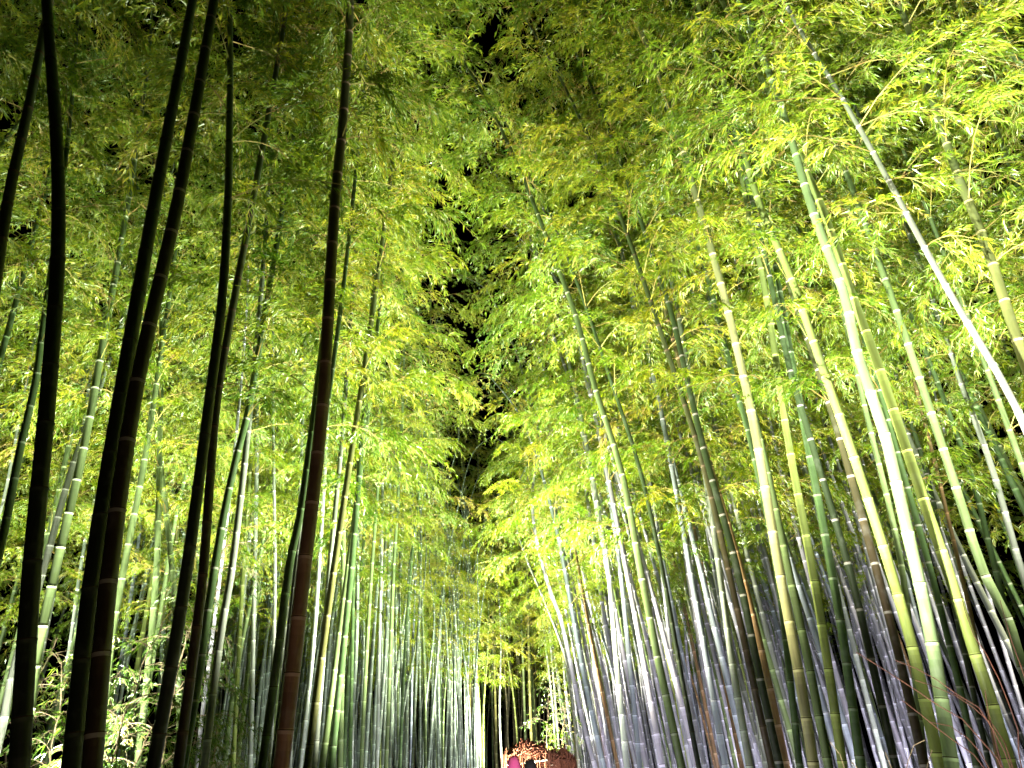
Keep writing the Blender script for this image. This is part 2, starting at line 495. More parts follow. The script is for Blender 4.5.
key([(178,768),(190,680),(202,584),(210,480),(217,400),(234,300),(253,200),(278,60)], 5.4, .085, SHADED_BROWN, 'slim dark bamboo crossing behind a black one, slanting far right at the top')
key([(183,768),(200,667),(212,584),(221,530),(234,467),(248,412),(255,372)], 7.0, .09, DEEP, 'dark green ringed bamboo fading into bright leaves above the left grove')
key([(204,768),(214,685),(221,633),(232,568),(243,478),(247,440)], 7.4, .09, GREY, 'grey green bamboo with pale rings above the low green bush')
key([(196,768),(204,700),(212,640)], 9.5, .055, LIT_LILAC, 'short visible purplish stem left of the low green bush')
key([(233,768),(238,670),(243,576),(249,490)], 11, .075, YGREEN, 'light green ringed bamboo over the low green bush', zf=4.5)
key([(250,768),(253,660),(255,568),(257,455)], 11, .085, PALE, 'bright white lit bamboo right of the low green bush')
key([(271,768),(275,584),(274,480),(273,384),(273,320)], 10.5, .06, GREY, 'thin near vertical bamboo with white beads of rings, left of the brown one')
key([(262,768),(276,668),(289,568),(301,509),(316,397)], 6.3, .085, DEEP, 'dark bamboo pressed against the left side of the reddish brown one')
key([(273,768),(285,668),(296,568),(310,444),(322,340)], 6.9, .06, GREY, 'slender ringed bamboo squeezed between a dark one and the reddish brown one')
key([(281,768),(293,668),(304,568),(316,470),(324,384),(335,200),(343,120)], 4.9, .118, BROWN, 'thick reddish brown bamboo with dark seams, left of centre', blen=1.0, bend=-0.8)
key([(285,768),(305,568),(318,470),(329,395),(343,290),(353,200),(357,160)], 6.0, .06, DEEP, 'dark green bamboo emerging right above the reddish brown one')
key([(290,768),(295,584),(299,514),(304,384),(305,286)], 11, .07, GREY, 'thin grey bamboo rising vertically behind the reddish brown one')
key([(300,768),(312,660),(318,584),(324,488)], 11, .075, PALE, 'pale lit bamboo first to the right of the reddish brown one')
key([(307,768),(320,668),(334,568),(346,488),(360,397),(370,330)], 7.3, .085, OLIVE, 'dark olive bamboo slanting right in front of the left crowd')
key([(314,768),(322,668),(330,566),(341,449),(346,384)], 8.2, .075, GREY, 'grey bamboo just right of the dark olive slanting one')
key([(322,768),(335,668),(348,568),(364,444)], 8.6, .085, GREEN, 'ringed green bamboo of a close pair right of the olive slanting one')
key([(331,768),(341,670),(351,573),(358,490)], 8.3, .09, DEEP, 'darker ringed bamboo of a close pair right of the olive slanting one')
key([(350,768),(352,668),(354,573),(357,500)], 13, .075, DEEP, 'upright deep green bamboo right of the close ringed pair')
key([(361,768),(366,668),(372,568),(377,500)], 13, .08, GREEN, 'fresh green bamboo in the left crowd, sloping slightly right')
key([(377,768),(379,668),(381,590)], 14, .075, PALE, 'chalky white lit bamboo of the left crowd')
key([(386,768),(390,668),(394,568),(398,500)], 13.5, .08, GREEN, 'mid green bamboo right of the chalky one in the left crowd')
key([(400,768),(404,668),(411,568),(418,500)], 15, .07, DEEP, 'dark stem sloping right through the bright leaves at the end of the left crowd')
# right side
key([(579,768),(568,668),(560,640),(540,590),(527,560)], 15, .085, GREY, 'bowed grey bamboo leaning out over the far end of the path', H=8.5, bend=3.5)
key([(595,768),(578,700),(561,620),(550,590)], 13, .10, LIT_LILAC, 'lilac grey bamboo leaning left over the end of the path', H=9, bend=3)
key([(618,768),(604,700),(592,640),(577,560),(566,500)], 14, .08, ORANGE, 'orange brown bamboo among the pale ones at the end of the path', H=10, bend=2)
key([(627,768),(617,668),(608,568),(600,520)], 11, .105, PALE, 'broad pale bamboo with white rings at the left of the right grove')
key([(640,768),(630,668),(620,568),(610,500)], 11.5, .095, LIT_BLUE, 'blue white bamboo second from the left of the right grove')
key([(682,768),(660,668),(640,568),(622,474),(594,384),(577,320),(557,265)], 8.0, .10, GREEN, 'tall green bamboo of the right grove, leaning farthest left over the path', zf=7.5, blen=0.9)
key([(699,768),(680,668),(662,568),(640,470),(612,384)], 8.8, .072, SHADED, 'slim dark bamboo right behind the tall green leaning one')
key([(726,768),(708,668),(690,568),(678,500)], 9.5, .10, LIT_BLUE, 'bluish white bamboo between two dark ones in the right grove')
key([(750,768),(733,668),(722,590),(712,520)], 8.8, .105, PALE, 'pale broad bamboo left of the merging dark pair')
key([(772,768),(750,668),(728,568),(701,457),(667,351)], 7.6, .085, SHADED_BROWN, 'brown black bamboo, left one of the pair merging at the bottom')
key([(780,768),(758,668),(737,568),(704,450),(689,387),(671,312),(654,260),(634,200)], 7.2, .092, SHADED, 'green black bamboo, right one of the pair merging at the bottom')
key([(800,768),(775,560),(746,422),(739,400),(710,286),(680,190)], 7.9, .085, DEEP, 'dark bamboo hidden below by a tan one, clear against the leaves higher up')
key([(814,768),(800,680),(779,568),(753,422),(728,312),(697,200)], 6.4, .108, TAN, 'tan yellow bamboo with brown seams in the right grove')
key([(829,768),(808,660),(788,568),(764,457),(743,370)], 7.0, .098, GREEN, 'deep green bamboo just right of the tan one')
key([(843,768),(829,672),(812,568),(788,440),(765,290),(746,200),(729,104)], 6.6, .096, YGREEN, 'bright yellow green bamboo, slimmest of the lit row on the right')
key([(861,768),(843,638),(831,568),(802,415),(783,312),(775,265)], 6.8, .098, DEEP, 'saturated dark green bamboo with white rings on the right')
key([(896,768),(870,654),(849,568),(809,434),(790,370),(768,270)], 6.5, .082, SHADED, 'nearly black bamboo crossing between green ones on the right')
key([(925,768),(900,660),(876,568),(838,432),(815,360)], 6.2, .09, SHADED_BROWN, 'shaded brown bamboo hugging the left of a yellow green one')
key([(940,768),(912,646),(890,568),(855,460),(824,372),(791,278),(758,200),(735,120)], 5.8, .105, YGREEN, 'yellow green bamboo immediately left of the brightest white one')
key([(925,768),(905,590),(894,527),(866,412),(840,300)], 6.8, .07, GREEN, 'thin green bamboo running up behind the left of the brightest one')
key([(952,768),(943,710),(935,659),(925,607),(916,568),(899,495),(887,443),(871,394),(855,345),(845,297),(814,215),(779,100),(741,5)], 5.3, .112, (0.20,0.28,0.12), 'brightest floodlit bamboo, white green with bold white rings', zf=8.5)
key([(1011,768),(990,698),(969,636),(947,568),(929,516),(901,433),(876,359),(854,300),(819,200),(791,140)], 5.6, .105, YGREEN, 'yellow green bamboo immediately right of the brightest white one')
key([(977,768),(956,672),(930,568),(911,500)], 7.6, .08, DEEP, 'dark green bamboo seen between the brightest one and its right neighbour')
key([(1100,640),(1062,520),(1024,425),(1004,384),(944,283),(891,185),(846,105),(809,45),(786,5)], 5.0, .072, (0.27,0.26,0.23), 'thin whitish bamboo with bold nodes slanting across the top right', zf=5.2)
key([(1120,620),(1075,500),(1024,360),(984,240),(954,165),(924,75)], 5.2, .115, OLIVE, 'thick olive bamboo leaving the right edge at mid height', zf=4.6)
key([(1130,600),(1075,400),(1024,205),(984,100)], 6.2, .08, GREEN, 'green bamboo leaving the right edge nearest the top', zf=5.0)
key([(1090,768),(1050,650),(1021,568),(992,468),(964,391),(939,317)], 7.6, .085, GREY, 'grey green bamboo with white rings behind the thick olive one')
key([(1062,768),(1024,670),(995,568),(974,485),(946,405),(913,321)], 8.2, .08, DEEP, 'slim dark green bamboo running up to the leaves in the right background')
key([(990,768),(968,668),(946,568),(932,495),(911,422),(878,321)], 9.0, .075, SHADED, 'shadowed slim bamboo behind the brightest one and its right neighbour')
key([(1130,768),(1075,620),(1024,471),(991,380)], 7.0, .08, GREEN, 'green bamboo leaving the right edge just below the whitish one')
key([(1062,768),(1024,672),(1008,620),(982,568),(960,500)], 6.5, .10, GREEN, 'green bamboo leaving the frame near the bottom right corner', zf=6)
key([(1000,768),(985,690),(972,620),(960,568)], 8.4, .06, ORANGE, 'thin rusty brown bamboo in the dark right background')

def make_curve(pts, total, rg, lean_x):
    P = [np.array(p) for p in pts]
    # down to the ground along the lowest stretch
    d = P[0] - P[1]
    if P[0][2] > 0.02:
        q = P[0] + d * (P[0][2] / max(0.05, -d[2]))
        P.insert(0, np.array([q[0], q[1], 0.0]))
    ln = sum(np.linalg.norm(P[i + 1] - P[i]) for i in range(len(P) - 1))
    T = nrm(P[-1] - P[-2])
    p = P[-1]; rem = max(2.5, total - ln)
    steps = 5
    dirn = T.copy()
    h = np.array([lean_x, rg.uniform(-0.5, 0.3), 0.0])
    for k in range(steps):
        dirn = nrm(dirn + h * 0.06 * (k + 1) * 0.5 + np.array([0, 0, -0.035 * k]))
        p = p + dirn * rem / steps
        P.append(p)
    return Curve(P)

for (pts, Y, dia, col, label, o) in K:
    rg = np.random.default_rng(abs(hash(label)) % 100000 if False else sum(map(ord, label)))
    dy = rg.uniform(-0.03, 0.05)                     # slight lean in depth
    P = [at_depth(px, py, Y * (1 + dy * (768 - py) / 768)) for px, py in pts]
    left = P[0][0] < 0
    cv = make_curve(P, o.get('H', rg.uniform(12.0, 14.5)), rg, o.get('bend', -0.25 if left else -0.6))
    base = cv.P[0].copy()
    cv.P = cv.P - base
    root = bpy.data.objects.new('bamboo', None); COL.objects.link(root)
    root.empty_display_size = 0.2
    root.location = base
    side = 'left' if left else 'right'
    tag(root, label, 'bamboo', 'bamboos on the %s of the path' % side)
    nodes = node_positions(cv.L, rg, 1.0 if dia > 0.07 else 0.85)
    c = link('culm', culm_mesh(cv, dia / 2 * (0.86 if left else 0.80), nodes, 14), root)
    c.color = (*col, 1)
    ztop = P[-1][2]
    zf = o.get('zf', max(4.0, min(ztop - 0.6, 7.5)))
    s0 = float(np.interp(zf, cv.P[:np.argmax(cv.P[:, 2]) + 1, 2], cv.S[:np.argmax(cv.P[:, 2]) + 1]))
    near = Y < 9
    fm = foliage_meshes(cv, s0, nodes, rg, o.get('blen', 1.5), 21, 4, 5, 0.086 if near else 0.08, skip=0.2)
    link('crown', fm, root)

# ------------------------------------------------------------------ shared bamboo shapes for the rest of the grove
def variant(i):
    rg = np.random.default_rng(100 + i)
    H = rg.uniform(10.5, 14.0)
    b = rg.uniform(0.6, 1.0)
    P = [np.array([0, 0, 0.0]), np.array([0.05, rg.normal(0, .06), H * .3]), np.array([0.22 * b, rg.normal(0, .12), H * .58]),
         np.array([0.55 * b, rg.normal(0, .15), H * .8]), np.array([1.15 * b, rg.normal(0, .2), H * .93]), np.array([1.9 * b, rg.normal(0, .2), H * .98])]
    cv = Curve(P)
    nodes = node_positions(cv.L, rg)
    cm = culm_mesh(cv, 0.043, nodes, 8, ring=0.028); cl = culm_mesh(cv, 0.043, nodes, 5, ring=0.028)
    zf = rg.uniform(4.2, 5.9)
    s0 = float(np.interp(zf, cv.P[:-20, 2], cv.S[:-20]))
    fm = foliage_meshes(cv, s0, nodes, rg, 1.6, 20, 4, 6, 0.081, skip=0.22)
    return cm, fm, cl
VAR = [variant(i) for i in range(8)]

PAL_L = [GREEN, PALE, GREY, GREEN, DEEP, PALE, YGREEN, LIT_BLUE, OLIVE]
PAL_R = [LIT_BLUE, PALE, LIT_LILAC, GREEN, PALE, LIT_LILAC, GREY, YGREEN, LIT_BLUE, ORANGE, GREEN]

WORD = {GREEN: 'mid green', PALE: 'chalky pale', GREY: 'grey green', DEEP: 'dark green', YGREEN: 'yellow green', LIT_BLUE: 'bluish lit',
        OLIVE: 'olive', LIT_LILAC: 'lilac lit', ORANGE: 'faded brown', SHADED: 'shaded blackish'}
ORD = ['first', 'second', 'third', 'fourth', 'fifth', 'sixth', 'seventh', 'eighth', 'ninth', 'tenth', 'eleventh', 'twelfth', 'thirteenth',
       'fourteenth', 'fifteenth', 'sixteenth', 'seventeenth', 'eighteenth', 'nineteenth', 'twentieth', 'twenty-first', 'twenty-second',
       'twenty-third', 'twenty-fourth', 'twenty-fifth', 'twenty-sixth', 'twenty-seventh', 'twenty-eighth', 'twenty-ninth', 'thirtieth']
ROWS = {}

def add_bamboo(x, y, yaw, leanx, leany, scale, col, place, group):
    cm, fm, _ = VAR[random.randrange(len(VAR))]
    root = bpy.data.objects.new('bamboo', None); COL.objects.link(root)
    root.empty_display_size = 0.2
    root.location = (x, y, 0)
    M3 = Matrix.Rotation(leanx, 3, 'Y') @ Matrix.Rotation(leany, 3, 'X') @ Matrix.Rotation(yaw, 3, 'Z')
    root.rotation_euler = M3.to_euler()
    root.scale = (scale, scale, scale * random.uniform(0.92, 1.08))
    tag(root, None, 'bamboo', group)
    p = CR.transposed() @ (Vector((x, y, 0)) + M3 @ Vector((0, 0, 2.2)) - CAM)
    ROWS.setdefault((place, WORD[col]), []).append((p.x / -p.z, root))
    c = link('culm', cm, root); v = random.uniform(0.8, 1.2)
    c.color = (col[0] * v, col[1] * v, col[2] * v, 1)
    link('crown', fm, root)

placed = []
for (pts, Y, *_r) in K:
    p = at_depth(*pts[0], Y); placed.append((p[0], p[1]))

def scatter(n, xr, yr, mind, fn):
    got = tries = 0
    while got < n and tries < n * 60:
        tries += 1
        x, y = random.uniform(*xr), random.uniform(*yr)
        if not fn(x, y): continue
        if any((x - a) ** 2 + (y - b) ** 2 < mind ** 2 for a, b in placed): continue
        placed.append((x, y)); got += 1
        yield x, y

def edge(y):   # half width of the path plus its verge
    return 1.55

PI = math.pi
def clear(x, y, d=0.7):
    return all((x - a) ** 2 + (y - b) ** 2 > d * d for a, b in LAMPS)

# left crowd
for x, y in scatter(72, (-7.5, -1.45), (11.0, 31), 0.40, lambda x, y: clear(x, y) and x < -1.45 - 1.0 * max(0, min(1, (26 - y) / 6))):
    add_bamboo(x, y, random.choice((1.6, 3.0)) + random.gauss(0, 0.6), R(random.gauss(-1.2, 1.3)), R(random.gauss(0, 1.5)), random.uniform(0.8, 1.05), random.choice(PAL_L),
               'in the crowd down the left side', 'crowd of bamboos far down the left side')
# deep left grove behind the near culms
for x, y in scatter(30, (-13.0, -4.2), (9.5, 19), 0.8, lambda x, y: clear(x, y, 1.2) and x < -0.45 * y and x < -4.2):
    add_bamboo(x, y, random.gauss(0, 1.2), R(random.gauss(1.5, 3)), R(random.gauss(0, 2)), random.uniform(0.75, 1.0), random.choice([GREEN, DEEP, GREY, GREEN]),
               'deep in the dim left grove', 'bamboos deep in the left grove')
# just outside the left edge, crowns reaching in
for x, y in scatter(6, (-8.0, -4.8), (4.0, 6.8), 1.2, lambda x, y: clear(x, y, 1.0) and x < -1.1 * y):
    add_bamboo(x, y, random.gauss(0.3, 0.7), R(random.gauss(3, 2)), R(random.gauss(0, 2)), random.uniform(0.9, 1.05), random.choice([GREEN, DEEP]),
               'at the left edge, only its crown reaching in', 'crowns reaching in from the left edge')
# right crowd
for x, y in scatter(34, (1.3, 6.5), (9.0, 15), 0.36, lambda x, y: clear(x, y, 0.5) and x > 1.4 + (13 - y) * 0.1 and x < 0.47 * y):
    add_bamboo(x, y, PI + random.gauss(0, 0.9), R(random.gauss(-5.0, 1.3)), R(random.gauss(0, 1.5)), random.uniform(0.88, 1.0), random.choice([LIT_BLUE, LIT_LILAC, PALE, LIT_LILAC, GREY, GREEN, ORANGE, LIT_BLUE]),
               'in the crowd down the right side', 'crowd of bamboos far down the right side')
for x, y in scatter(58, (1.5, 8.0), (12.5, 31), 0.40, lambda x, y: clear(x, y) and x > 1.5):
    add_bamboo(x, y, PI + random.gauss(0, 0.9), R(random.gauss(-3.6 if y < 19 else -6.0, 1.4)), R(random.gauss(0, 1.5)), random.uniform(0.8, 1.0), random.choice(PAL_R),
               'in the crowd down the right side', 'crowd of bamboos far down the right side')
for x, y in scatter(22, (4.2, 13.0), (8.5, 17), 0.8, lambda x, y: clear(x, y, 1.0) and x > 0.42 * y and x > 4.2):
    add_bamboo(x, y, PI + random.gauss(0, 1.2), R(random.gauss(-6, 2.5)), R(random.gauss(0, 2)), random.uniform(0.8, 1.05), random.choice([GREEN, DEEP, GREY, SHADED]),
               'deep in the dark right grove', 'bamboos deep in the right grove')
for x, y in scatter(9, (3.8, 8.5), (3.5, 9.5), 1.0, lambda x, y: clear(x, y, 1.0) and x > 0.68 * y + 0.6):
    add_bamboo(x, y, PI + random.gauss(0, 0.7), R(random.gauss(-5, 2)), R(random.gauss(2, 2)), random.uniform(0.85, 1.0), random.choice([GREEN, DEEP]),
               'at the right edge, only its crown reaching in', 'crowns reaching in from the right edge')
# at the end where the path turns
for x, y in scatter(22, (-4.5, 4.5), (32.5, 40), 0.5, lambda x, y: True):
    add_bamboo(x, y, random.uniform(0, 6.28), R(random.gauss(0, 1.5)), R(random.gauss(0, 1.5)), random.uniform(1.0, 1.2), random.choice(PAL_L),
               'at the end where the path turns', 'bamboos closing off the end of the path')
for x, y in scatter(7, (-2.6, 0.9), (33.2, 37), 0.4, lambda x, y: True):
    add_bamboo(x, y, random.uniform(0, 6.28), R(random.gauss(0, 1.5)), R(random.gauss(0, 1.5)), random.uniform(1.3, 1.45), random.choice([GREEN, YGREEN, OLIVE]),
               'at the end where the path turns', 'bamboos closing off the end of the path')
for (place, word), rows in ROWS.items():
    rows.sort(key=lambda r: r[0])
    for i, (_, root) in enumerate(rows):
        root['label'] = '%s %s bamboo from the left %s' % (ORD[i], word, place)

# ------------------------------------------------------------------ the rest of the grove, too many to count: one mass
def mesh_arrays(me):
    V = np.empty(len(me.vertices) * 3, np.float32); me.vertices.foreach_get('co', V)
    Q = np.empty(len(me.loops), np.int32); me.loops.foreach_get('vertex_index', Q)
    m = np.empty(len(me.polygons), np.int32); me.polygons.foreach_get('material_index', m)
    t = np.empty(len(me.polygons), np.float32); me.attributes['tint'].data.foreach_get('value', t)
    return V.reshape(-1, 3), Q.reshape(-1, 4), m, t

def mass(name, label, n, xr, yr, ok, cols, lean, crown_share, mind):
    CV, CQ, CM, CT, co = [], [], [], [], 0
    FV, FQ, FM, FT, fo = [], [], [], [], 0
    for x, y in scatter(n, xr, yr, mind, ok):
        _, fm, cm = random.choice(VAR)
        sc_ = random.uniform(0.75, 1.05)
        M3 = np.array(Matrix.Rotation(R(random.gauss(lean, 2)), 3, 'Y') @ Matrix.Rotation(R(random.gauss(0, 2)), 3, 'X') @ Matrix.Rotation(random.uniform(0, 6.28), 3, 'Z')) * sc_
        v, q, m, t = mesh_arrays(cm)
        CV.append(v @ M3.T + np.array([x, y, 0])); CQ.append(q + co); CM.append(m); CT.append(t); co += len(v)
        if random.random() < crown_share:
            v, q, m, t = mesh_arrays(fm)
            k = len(q) // 3          # thin the far crowns
            sel = np.sort(rng.choice(len(q), k, replace=False))
            v2 = v[q[sel]].reshape(-1, 3)
            FV.append(v2 @ M3.T + np.array([x, y, 0])); FQ.append(np.arange(k * 4).reshape(-1, 4) + fo); FM.append(m[sel]); FT.append(t[sel]); fo += k * 4
    root = bpy.data.objects.new(name, None); COL.objects.link(root)
    tag(root, label, 'bamboo grove', None, 'stuff')
    c = link('culm', mesh_np('culm', np.vstack(CV), np.vstack(CQ), [CULM, RING, SEAM], np.concatenate(CM), np.concatenate(CT), True), root)
    c.color = (*cols, 1); c['kind'] = 'stuff'
    if FV:
        f = link('crown', mesh_np('crown', np.vstack(FV), np.vstack(FQ), [LEAF, TWIG], np.concatenate(FM), np.concatenate(FT)), root)
        f['kind'] = 'stuff'
mass('bamboo_grove', 'countless pale stems standing behind the right hand crowd', 420, (1.6, 12.0), (11, 36), lambda x, y: clear(x, y) and x > 1.9 and x < 0.62 * y, (0.33, 0.33, 0.37), -4, 0.22, 0.22)
mass('bamboo_grove', 'countless pale stems standing behind the left hand crowd', 300, (-9.0, -1.5), (14, 36), lambda x, y: clear(x, y) and x < -1.6 - 1.0 * max(0, min(1, (26 - y) / 6)), (0.26, 0.32, 0.24), -0.5, 0.22, 0.22)
mass('bamboo_grove', 'thicket of thin brown green stems far beyond the turn of the path', 110, (-7.0, 7.0), (38, 50), lambda x, y: True, (0.26, 0.23, 0.12), 0, 0.3, 0.3)

# ------------------------------------------------------------------ undergrowth
def sapling(px, Y, h, label, name='sapling', leaf=0.085, blen=0.8, tw=9, seed=1, lean=0.1, group='leafy saplings under the left grove', s0=0.9, cat='sapling'):
    rg = np.random.default_rng(seed)
    b = at_depth(px, 760, Y); b[2] = 0
    cv = Curve([np.array([0, 0, 0.0]), np.array([.04, .03, h * .3]), np.array([-.05 + lean * .4, .0, h * .6]), np.array([lean, .05, h * .85]), np.array([lean * 2, .1, h])], 60)
    root = bpy.data.objects.new(name, None); COL.objects.link(root); root.location = b
    tag(root, label, cat, group)
    S = np.linspace(0, cv.L, 22); C = cv.at(S); C[:, :2] += rg.normal(0, 0.012, (22, 2))
    rr = np.linspace(0.017, 0.004, 22)
    v, q = tubes(C[:-1], C[1:], rr[:-1], rr[1:], 6)
    link('stem', mesh_np('stem', v, q, [BARK]), root)
    nodes = np.arange(0.2, cv.L, 0.17)
    fm = foliage_meshes(cv, s0, nodes, rg, blen, tw, 3, 4, leaf)
    fm.materials[0] = SHRUB_LEAF; fm.materials[1] = BARK
    link('crown', fm, root)
sapling(113, 7.6, 3.0, 'thin crooked sapling with a pale stem just right of the thick foreground pair', seed=3)
sapling(160, 8.8, 4.3, 'tall white lit leafy sapling between two lit green bamboos on the left', seed=4, lean=0.2, s0=0.5)
sapling(128, 8.2, 2.5, 'low white lit sapling right beside the foreground pair', seed=14, lean=0.2, s0=0.4)
sapling(62, 9.4, 3.0, 'dim leafy sapling between the black left edge bamboo and the thick pair', seed=5, lean=-0.2)
sapling(8, 10.2, 3.3, 'dim leafy sapling at the left edge of the photo', seed=6)
for k, (px, Y, h, lb) in enumerate([(232, 12.5, 2.5, 'fresh green low bush glowing between the left bamboos'), (212, 11.8, 2.1, 'fresh green low bush, smaller and further left of two'),
                                    (190, 13.0, 2.3, 'fresh green low bush peeping out right of the black bamboo')]):
    sapling(px, Y, h, lb, 'bush', 0.07, 0.75, 16, 20 + k, 0.0, 'low green bushes in the left grove', 0.25, 'bush')
sapling(563, 19.5, 3.1, 'slender green sapling right of the brushwood fence', seed=31, leaf=0.08, blen=0.45, tw=7, group='saplings by the fence')
sapling(548, 22.0, 3.8, 'leafy yellow green sapling behind the brushwood fence', seed=32, leaf=0.08, blen=0.6, tw=7, group='saplings by the fence')

def stems(name, label, cat, paths, Y, rad, m):
    """a dry shrub: bent leafless shoots sharing one root"""
    V, Q, off = [], [], 0
    base = at_depth(*paths[0][0], Y); base[2] = 0
    for k, pth in enumerate(paths):
        P = [base + np.array([0.03 * math.cos(k), 0.03 * math.sin(k * 2), 0])] + [at_depth(px, py, Y + 0.08 * math.sin(k * 1.7)) for px, py in pth]
        cv = Curve(P, 40)
        S = np.linspace(0, cv.L, 24); C = cv.at(S); C[1:-1] += rng.normal(0, 0.004, (22, 3))
        rr = np.linspace(rad, rad * 0.3, 24)
        v, q = tubes(C[:-1], C[1:], rr[:-1], rr[1:], 5)
        V.append(v); Q.append(q + off); off += len(v)
    o = link(name, mesh_np(name, np.vstack(V), np.vstack(Q), [m]))
    # origin at the root
    o.data.transform(Matrix.Translation(-Vector(base))); o.location = base
    tag(o, label, cat)
stems('dry_shrub', 'leafless reddish brown shoots arching left across the bottom right corner', 'shrub',
      [[(1015, 800), (985, 742), (930, 700), (880, 668), (856, 652)], [(1020, 790), (1000, 735), (965, 700), (915, 680)],
       [(1005, 800), (975, 755), (940, 730), (902, 700)], [(1025, 790), (1018, 730), (1000, 680), (975, 640), (960, 590)],
       [(1030, 780), (1030, 700), (1012, 640), (1000, 600)], [(1000, 800), (985, 760), (965, 735), (930, 722)],
       [(1018, 790), (1005, 750), (985, 715), (950, 690), (925, 672), (895, 660)], [(1010, 790), (1000, 760), (990, 720), (985, 690)]], 3.6, 0.005, DRY)
stems('dry_shrub', 'small pale dry twigs poking up below the yellow green bamboos', 'shrub',
      [[(905, 790), (908, 762), (914, 745), (925, 740)], [(925, 800), (928, 765), (932, 750)], [(900, 800), (893, 770), (885, 752)], [(868, 800), (862, 775), (852, 762)],
       [(850, 800), (845, 770), (838, 752), (830, 742)]], 4.4, 0.006, BARK)

# ------------------------------------------------------------------ brushwood fence where the path bends
BRUSH = simple_mat('brushwood', (0.11, 0.042, 0.022), 0.9, 0.05, (0.05, 0.018, 0.012), 25)
RAILM = simple_mat('split_bamboo', (0.45, 0.40, 0.26), 0.5, 0.4)
def fence(name, label, pts, tops, thick, seed):
    rg = np.random.default_rng(seed)
    P = np.array(pts, float); n = 520
    t = np.linspace(0, 1, n) + rg.normal(0, 0.002, n)
    seg = np.linspace(0, 1, len(P))
    x = np.interp(t, seg, P[:, 0]); y = np.interp(t, seg, P[:, 1]); z = np.interp(t, seg, tops)
    S = np.stack([x + rg.normal(0, 0.01, n), y + rg.uniform(-thick, thick, n), np.full(n, 0.02)], -1)
    E = S + np.stack([rg.normal(0, 0.03, n), rg.normal(0, 0.02, n), z + rg.normal(0, 0.055, n)], -1)
    v, q = tubes(S, E, np.full(n, 0.011), np.full(n, 0.008), 4)
    root = bpy.data.objects.new(name, None); COL.objects.link(root); root.location = (P[0][0], P[0][1], 0)
    loc = np.array([P[0][0], P[0][1], 0])
    tag(root, label, 'fence')
    link('brush_panel', mesh_np('brush_panel', v - loc, q, [BRUSH]), root)
    # thick rolled top of bundled twigs
    m = 900
    t = rg.uniform(0, 0.94, m)
    def pos(t): return np.stack([np.interp(t, seg, P[:, 0]), np.interp(t, seg, P[:, 1]), np.interp(t, seg, tops)], -1)
    a = rg.uniform(0, 6.28, m); rr = rg.uniform(0.05, 0.15, m)
    offs = np.stack([np.zeros(m), np.cos(a) * rr, np.sin(a) * rr - 0.05], -1)
    v, q = tubes(pos(t) + offs, pos(t + rg.uniform(0.03, 0.06, m)) + offs + rg.normal(0, 0.02, (m, 3)), np.full(m, 0.009), np.full(m, 0.005), 4)
    link('rolled_top', mesh_np('rolled_top', v - loc, q, [BRUSH]), root)
    for f in (0.4, 0.93):
        a_ = pos(np.array([0.0])); b_ = pos(np.array([1.0]))
        a_[:, 2] *= f; b_[:, 2] *= f; a_[:, 1] -= thick + 0.03; b_[:, 1] -= thick + 0.03
        v, q = tubes(a_, b_, np.array([0.018]), np.array([0.016]), 8)
        link('rail', mesh_np('rail', v - loc, q, [RAILM]), root)
fence('brushwood_fence', 'short reddish brown brushwood fence with orange lit rounded top at the path end', [(-0.34, 15.0), (0.02, 14.9), (0.40, 14.9)], [1.72, 1.90, 1.78], 0.09, 5)
fence('brushwood_fence', 'dark red brushwood fence with a pale rail, running off right of the orange lit one', [(0.42, 15.2), (0.72, 15.5), (0.98, 16.0)], [1.70, 1.74, 1.56], 0.08, 6)
lamp = bpy.data.lights.new('fence_lamp', 'SPOT'); lamp.energy = 75; lamp.color = (1.0, 0.45, 0.18); lamp.spot_size = R(95); lamp.spot_blend = 0.6; lamp.shadow_soft_size = 0.05
lo = bpy.data.objects.new('fence_lamp', lamp); COL.objects.link(lo); lo.location = (0.2, 13.7, 0.25)
lo.rotation_euler = (Vector((0.25, 14.9, 1.9)) - lo.location).to_track_quat('-Z', 'Y').to_euler()

# ------------------------------------------------------------------ people walking away on the path
SKIN = simple_mat('skin', (0.50, 0.30, 0.21), 0.5, 0.3)
HAIRM = simple_mat('hair', (0.012, 0.010, 0.010), 0.8, 0.1)
PINK = simple_mat('pink_cloth', (0.55, 0.08, 0.20), 0.8, 0.2, (0.48, 0.06, 0.17), 12)
NAVY = simple_mat('dark_cloth', (0.03, 0.03, 0.045), 0.85, 0.2, (0.02, 0.02, 0.03), 12)
JEAN = simple_mat('trouser_cloth', (0.05, 0.06, 0.10), 0.85, 0.2, (0.03, 0.04, 0.07), 14)

def skin_mesh(name, verts, edges, radii, m, parent, root_i=0, sub=2):
    me = bpy.data.meshes.new(name); me.from_pydata(verts, edges, []); me.materials.append(m)
    o = link(name, me, parent)
    md = o.modifiers.new('skin', 'SKIN'); md.use_smooth_shade = True
    for i, r in enumerate(radii):
        me.skin_vertices[0].data[i].radius = (r if isinstance(r, tuple) else (r, r))
        me.skin_vertices[0].data[i].use_root = (i == root_i)
    sb = o.modifiers.new('smooth', 'SUBSURF'); sb.levels = sub; sb.render_levels = sub
    return o

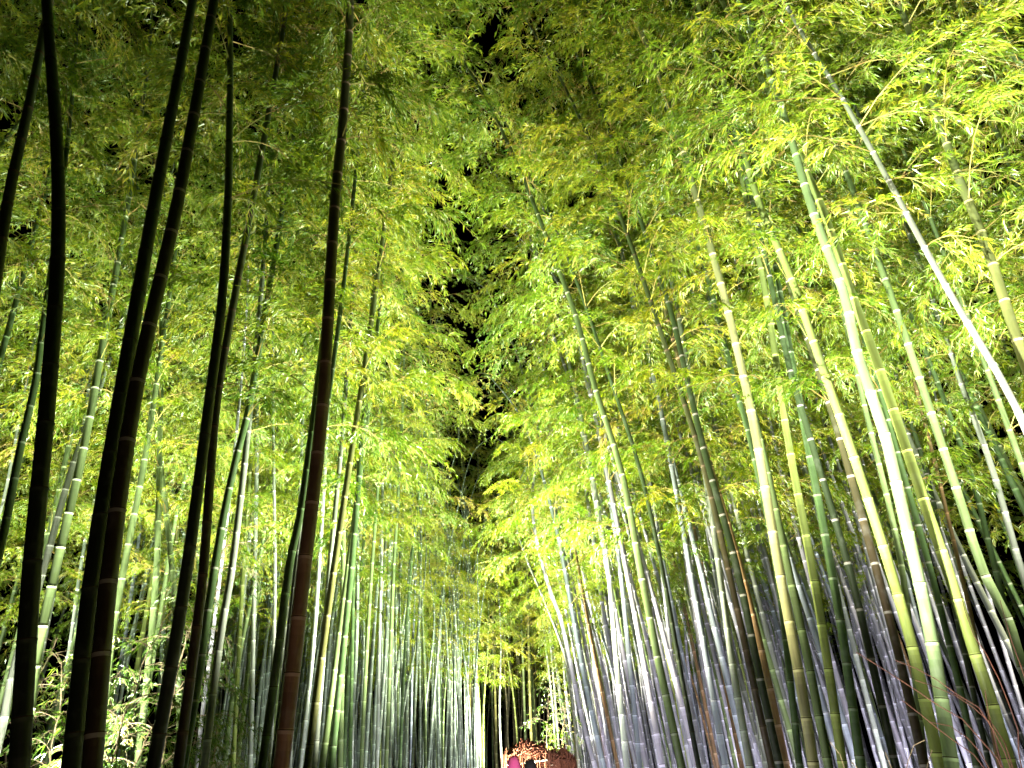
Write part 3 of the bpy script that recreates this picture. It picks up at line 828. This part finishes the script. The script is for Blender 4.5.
def person(px, Y, height, label, coat, hood):
    s = height / 1.70
    b = at_depth(px, 760, Y); b[2] = 0.004
    root = bpy.data.objects.new('person', None); COL.objects.link(root); root.location = b; root.scale = (s, s, s)
    tag(root, label, 'person', 'people walking on the path')
    V, E, Rr = [], [], []
    def vtx(p, r, par=None):
        V.append(p); Rr.append(r)
        if par is not None: E.append((par, len(V) - 1))
        return len(V) - 1
    pel = vtx((0, 0, .93), (.15, .11)); wa = vtx((0, 0, 1.08), (.125, .095), pel); ch = vtx((0, .01, 1.28), (.155, .11), wa)
    nb = vtx((0, .0, 1.41), .075, ch); nk = vtx((0, .01, 1.48), .052, nb)
    h1 = vtx((0, .03, 1.545), (.068, .078), nk); h2 = vtx((0, .02, 1.61), (.078, .092), h1); h3 = vtx((0, .01, 1.665), (.058, .068), h2); vtx((0, .005, 1.69), (.025, .03), h3)
    vtx((0, .135, 1.575), .012, h1)                                     # nose
    for sx in (-1, 1):
        vtx((.088 * sx, .01, 1.585), .014, h1)                           # ear
        st = .14 * sx * 1.0                                              # stride
        hip = vtx((.09 * sx, 0, .86), .085, pel); kn = vtx((.095 * sx, st * .8 + .03, .48), .055, hip)
        an = vtx((.095 * sx, st * 1.3, .10 if sx > 0 else .11), .038, kn); vtx((.10 * sx, st * 1.3 + .14, .035), .032, an)
        sh = vtx((.18 * sx, 0, 1.38), .058, ch); el = vtx((.235 * sx, -st * .5, 1.10), .042, sh)
        wr = vtx((.245 * sx, -st * .5 + .09, .87), .027, el); pm = vtx((.245 * sx, -st * .5 + .12, .80), (.022, .034), wr)
        vtx((.235 * sx, -st * .5 + .165, .79), .010, wr)                 # thumb
        for f, (dy, l) in enumerate(((-.03, .065), (-.01, .08), (.012, .075), (.032, .055))):
            k = vtx((.245 * sx, -st * .5 + .13 + dy, .80 - l * .5), .009, pm); vtx((.235 * sx, -st * .5 + .14 + dy, .80 - l), .007, k)
    skin_mesh('body', V, E, Rr, SKIN, root)
    # coat
    V, E, Rr = [], [], []
    c0 = vtx((0, 0, 1.10), (.165, .13)); c1 = vtx((0, 0, .90), (.185, .15), c0); vtx((0, 0, .76), (.20, .165), c1); c2 = vtx((0, .01, 1.29), (.18, .135), c0); c3 = vtx((0, 0, 1.425), (.085, .08), c2)
    for sx in (-1, 1):
        st = .14 * sx
        a = vtx((.185 * sx, 0, 1.385), .075, c2); e = vtx((.24 * sx, -st * .5, 1.10), .058, a); vtx((.248 * sx, -st * .5 + .08, .90), .044, e)
    skin_mesh('coat', V, E, Rr, coat, root)
    V, E, Rr = [], [], []
    c0 = vtx((0, 0, .92), (.165, .125))
    for sx in (-1, 1):
        st = .14 * sx
        a = vtx((.092 * sx, 0, .80), .10, c0); k = vtx((.097 * sx, st * .8 + .03, .48), .072, a); vtx((.097 * sx, st * 1.28, .14), .058, k)
    skin_mesh('trousers', V, E, Rr, JEAN, root)
    import bmesh
    bm = bmesh.new()
    bmesh.ops.create_uvsphere(bm, u_segments=24, v_segments=16, radius=1.0)
    for v in bm.verts:
        x, y, z = v.co
        k = 1 + 0.05 * math.sin(9 * x + 4 * z) * math.cos(7 * y)
        v.co = (x * .094 * k, y * .110 * k - .008, z * .108 * k + 1.615)
        if hood and z < 0 and y < 0.3:
            v.co.z += z * .16; v.co.x *= 1.12
    bmesh.ops.delete(bm, geom=[f for f in bm.faces if f.calc_center_median().y > .045 and f.calc_center_median().z < 1.655], context='FACES')
    hm = bpy.data.meshes.new('hood' if hood else 'hair'); bm.to_mesh(hm); bm.free(); hm.materials.append(coat if hood else HAIRM)
    hm.polygons.foreach_set('use_smooth', [True] * len(hm.polygons))
    link('hood' if hood else 'hair', hm, root)
person(514, 13.2, 1.70, 'person in a pink coat with the hood up, walking away before the orange lit fence', PINK, True)
person(530, 12.8, 1.64, 'person in a dark jacket with short black hair, right of the pink coat', NAVY, False)
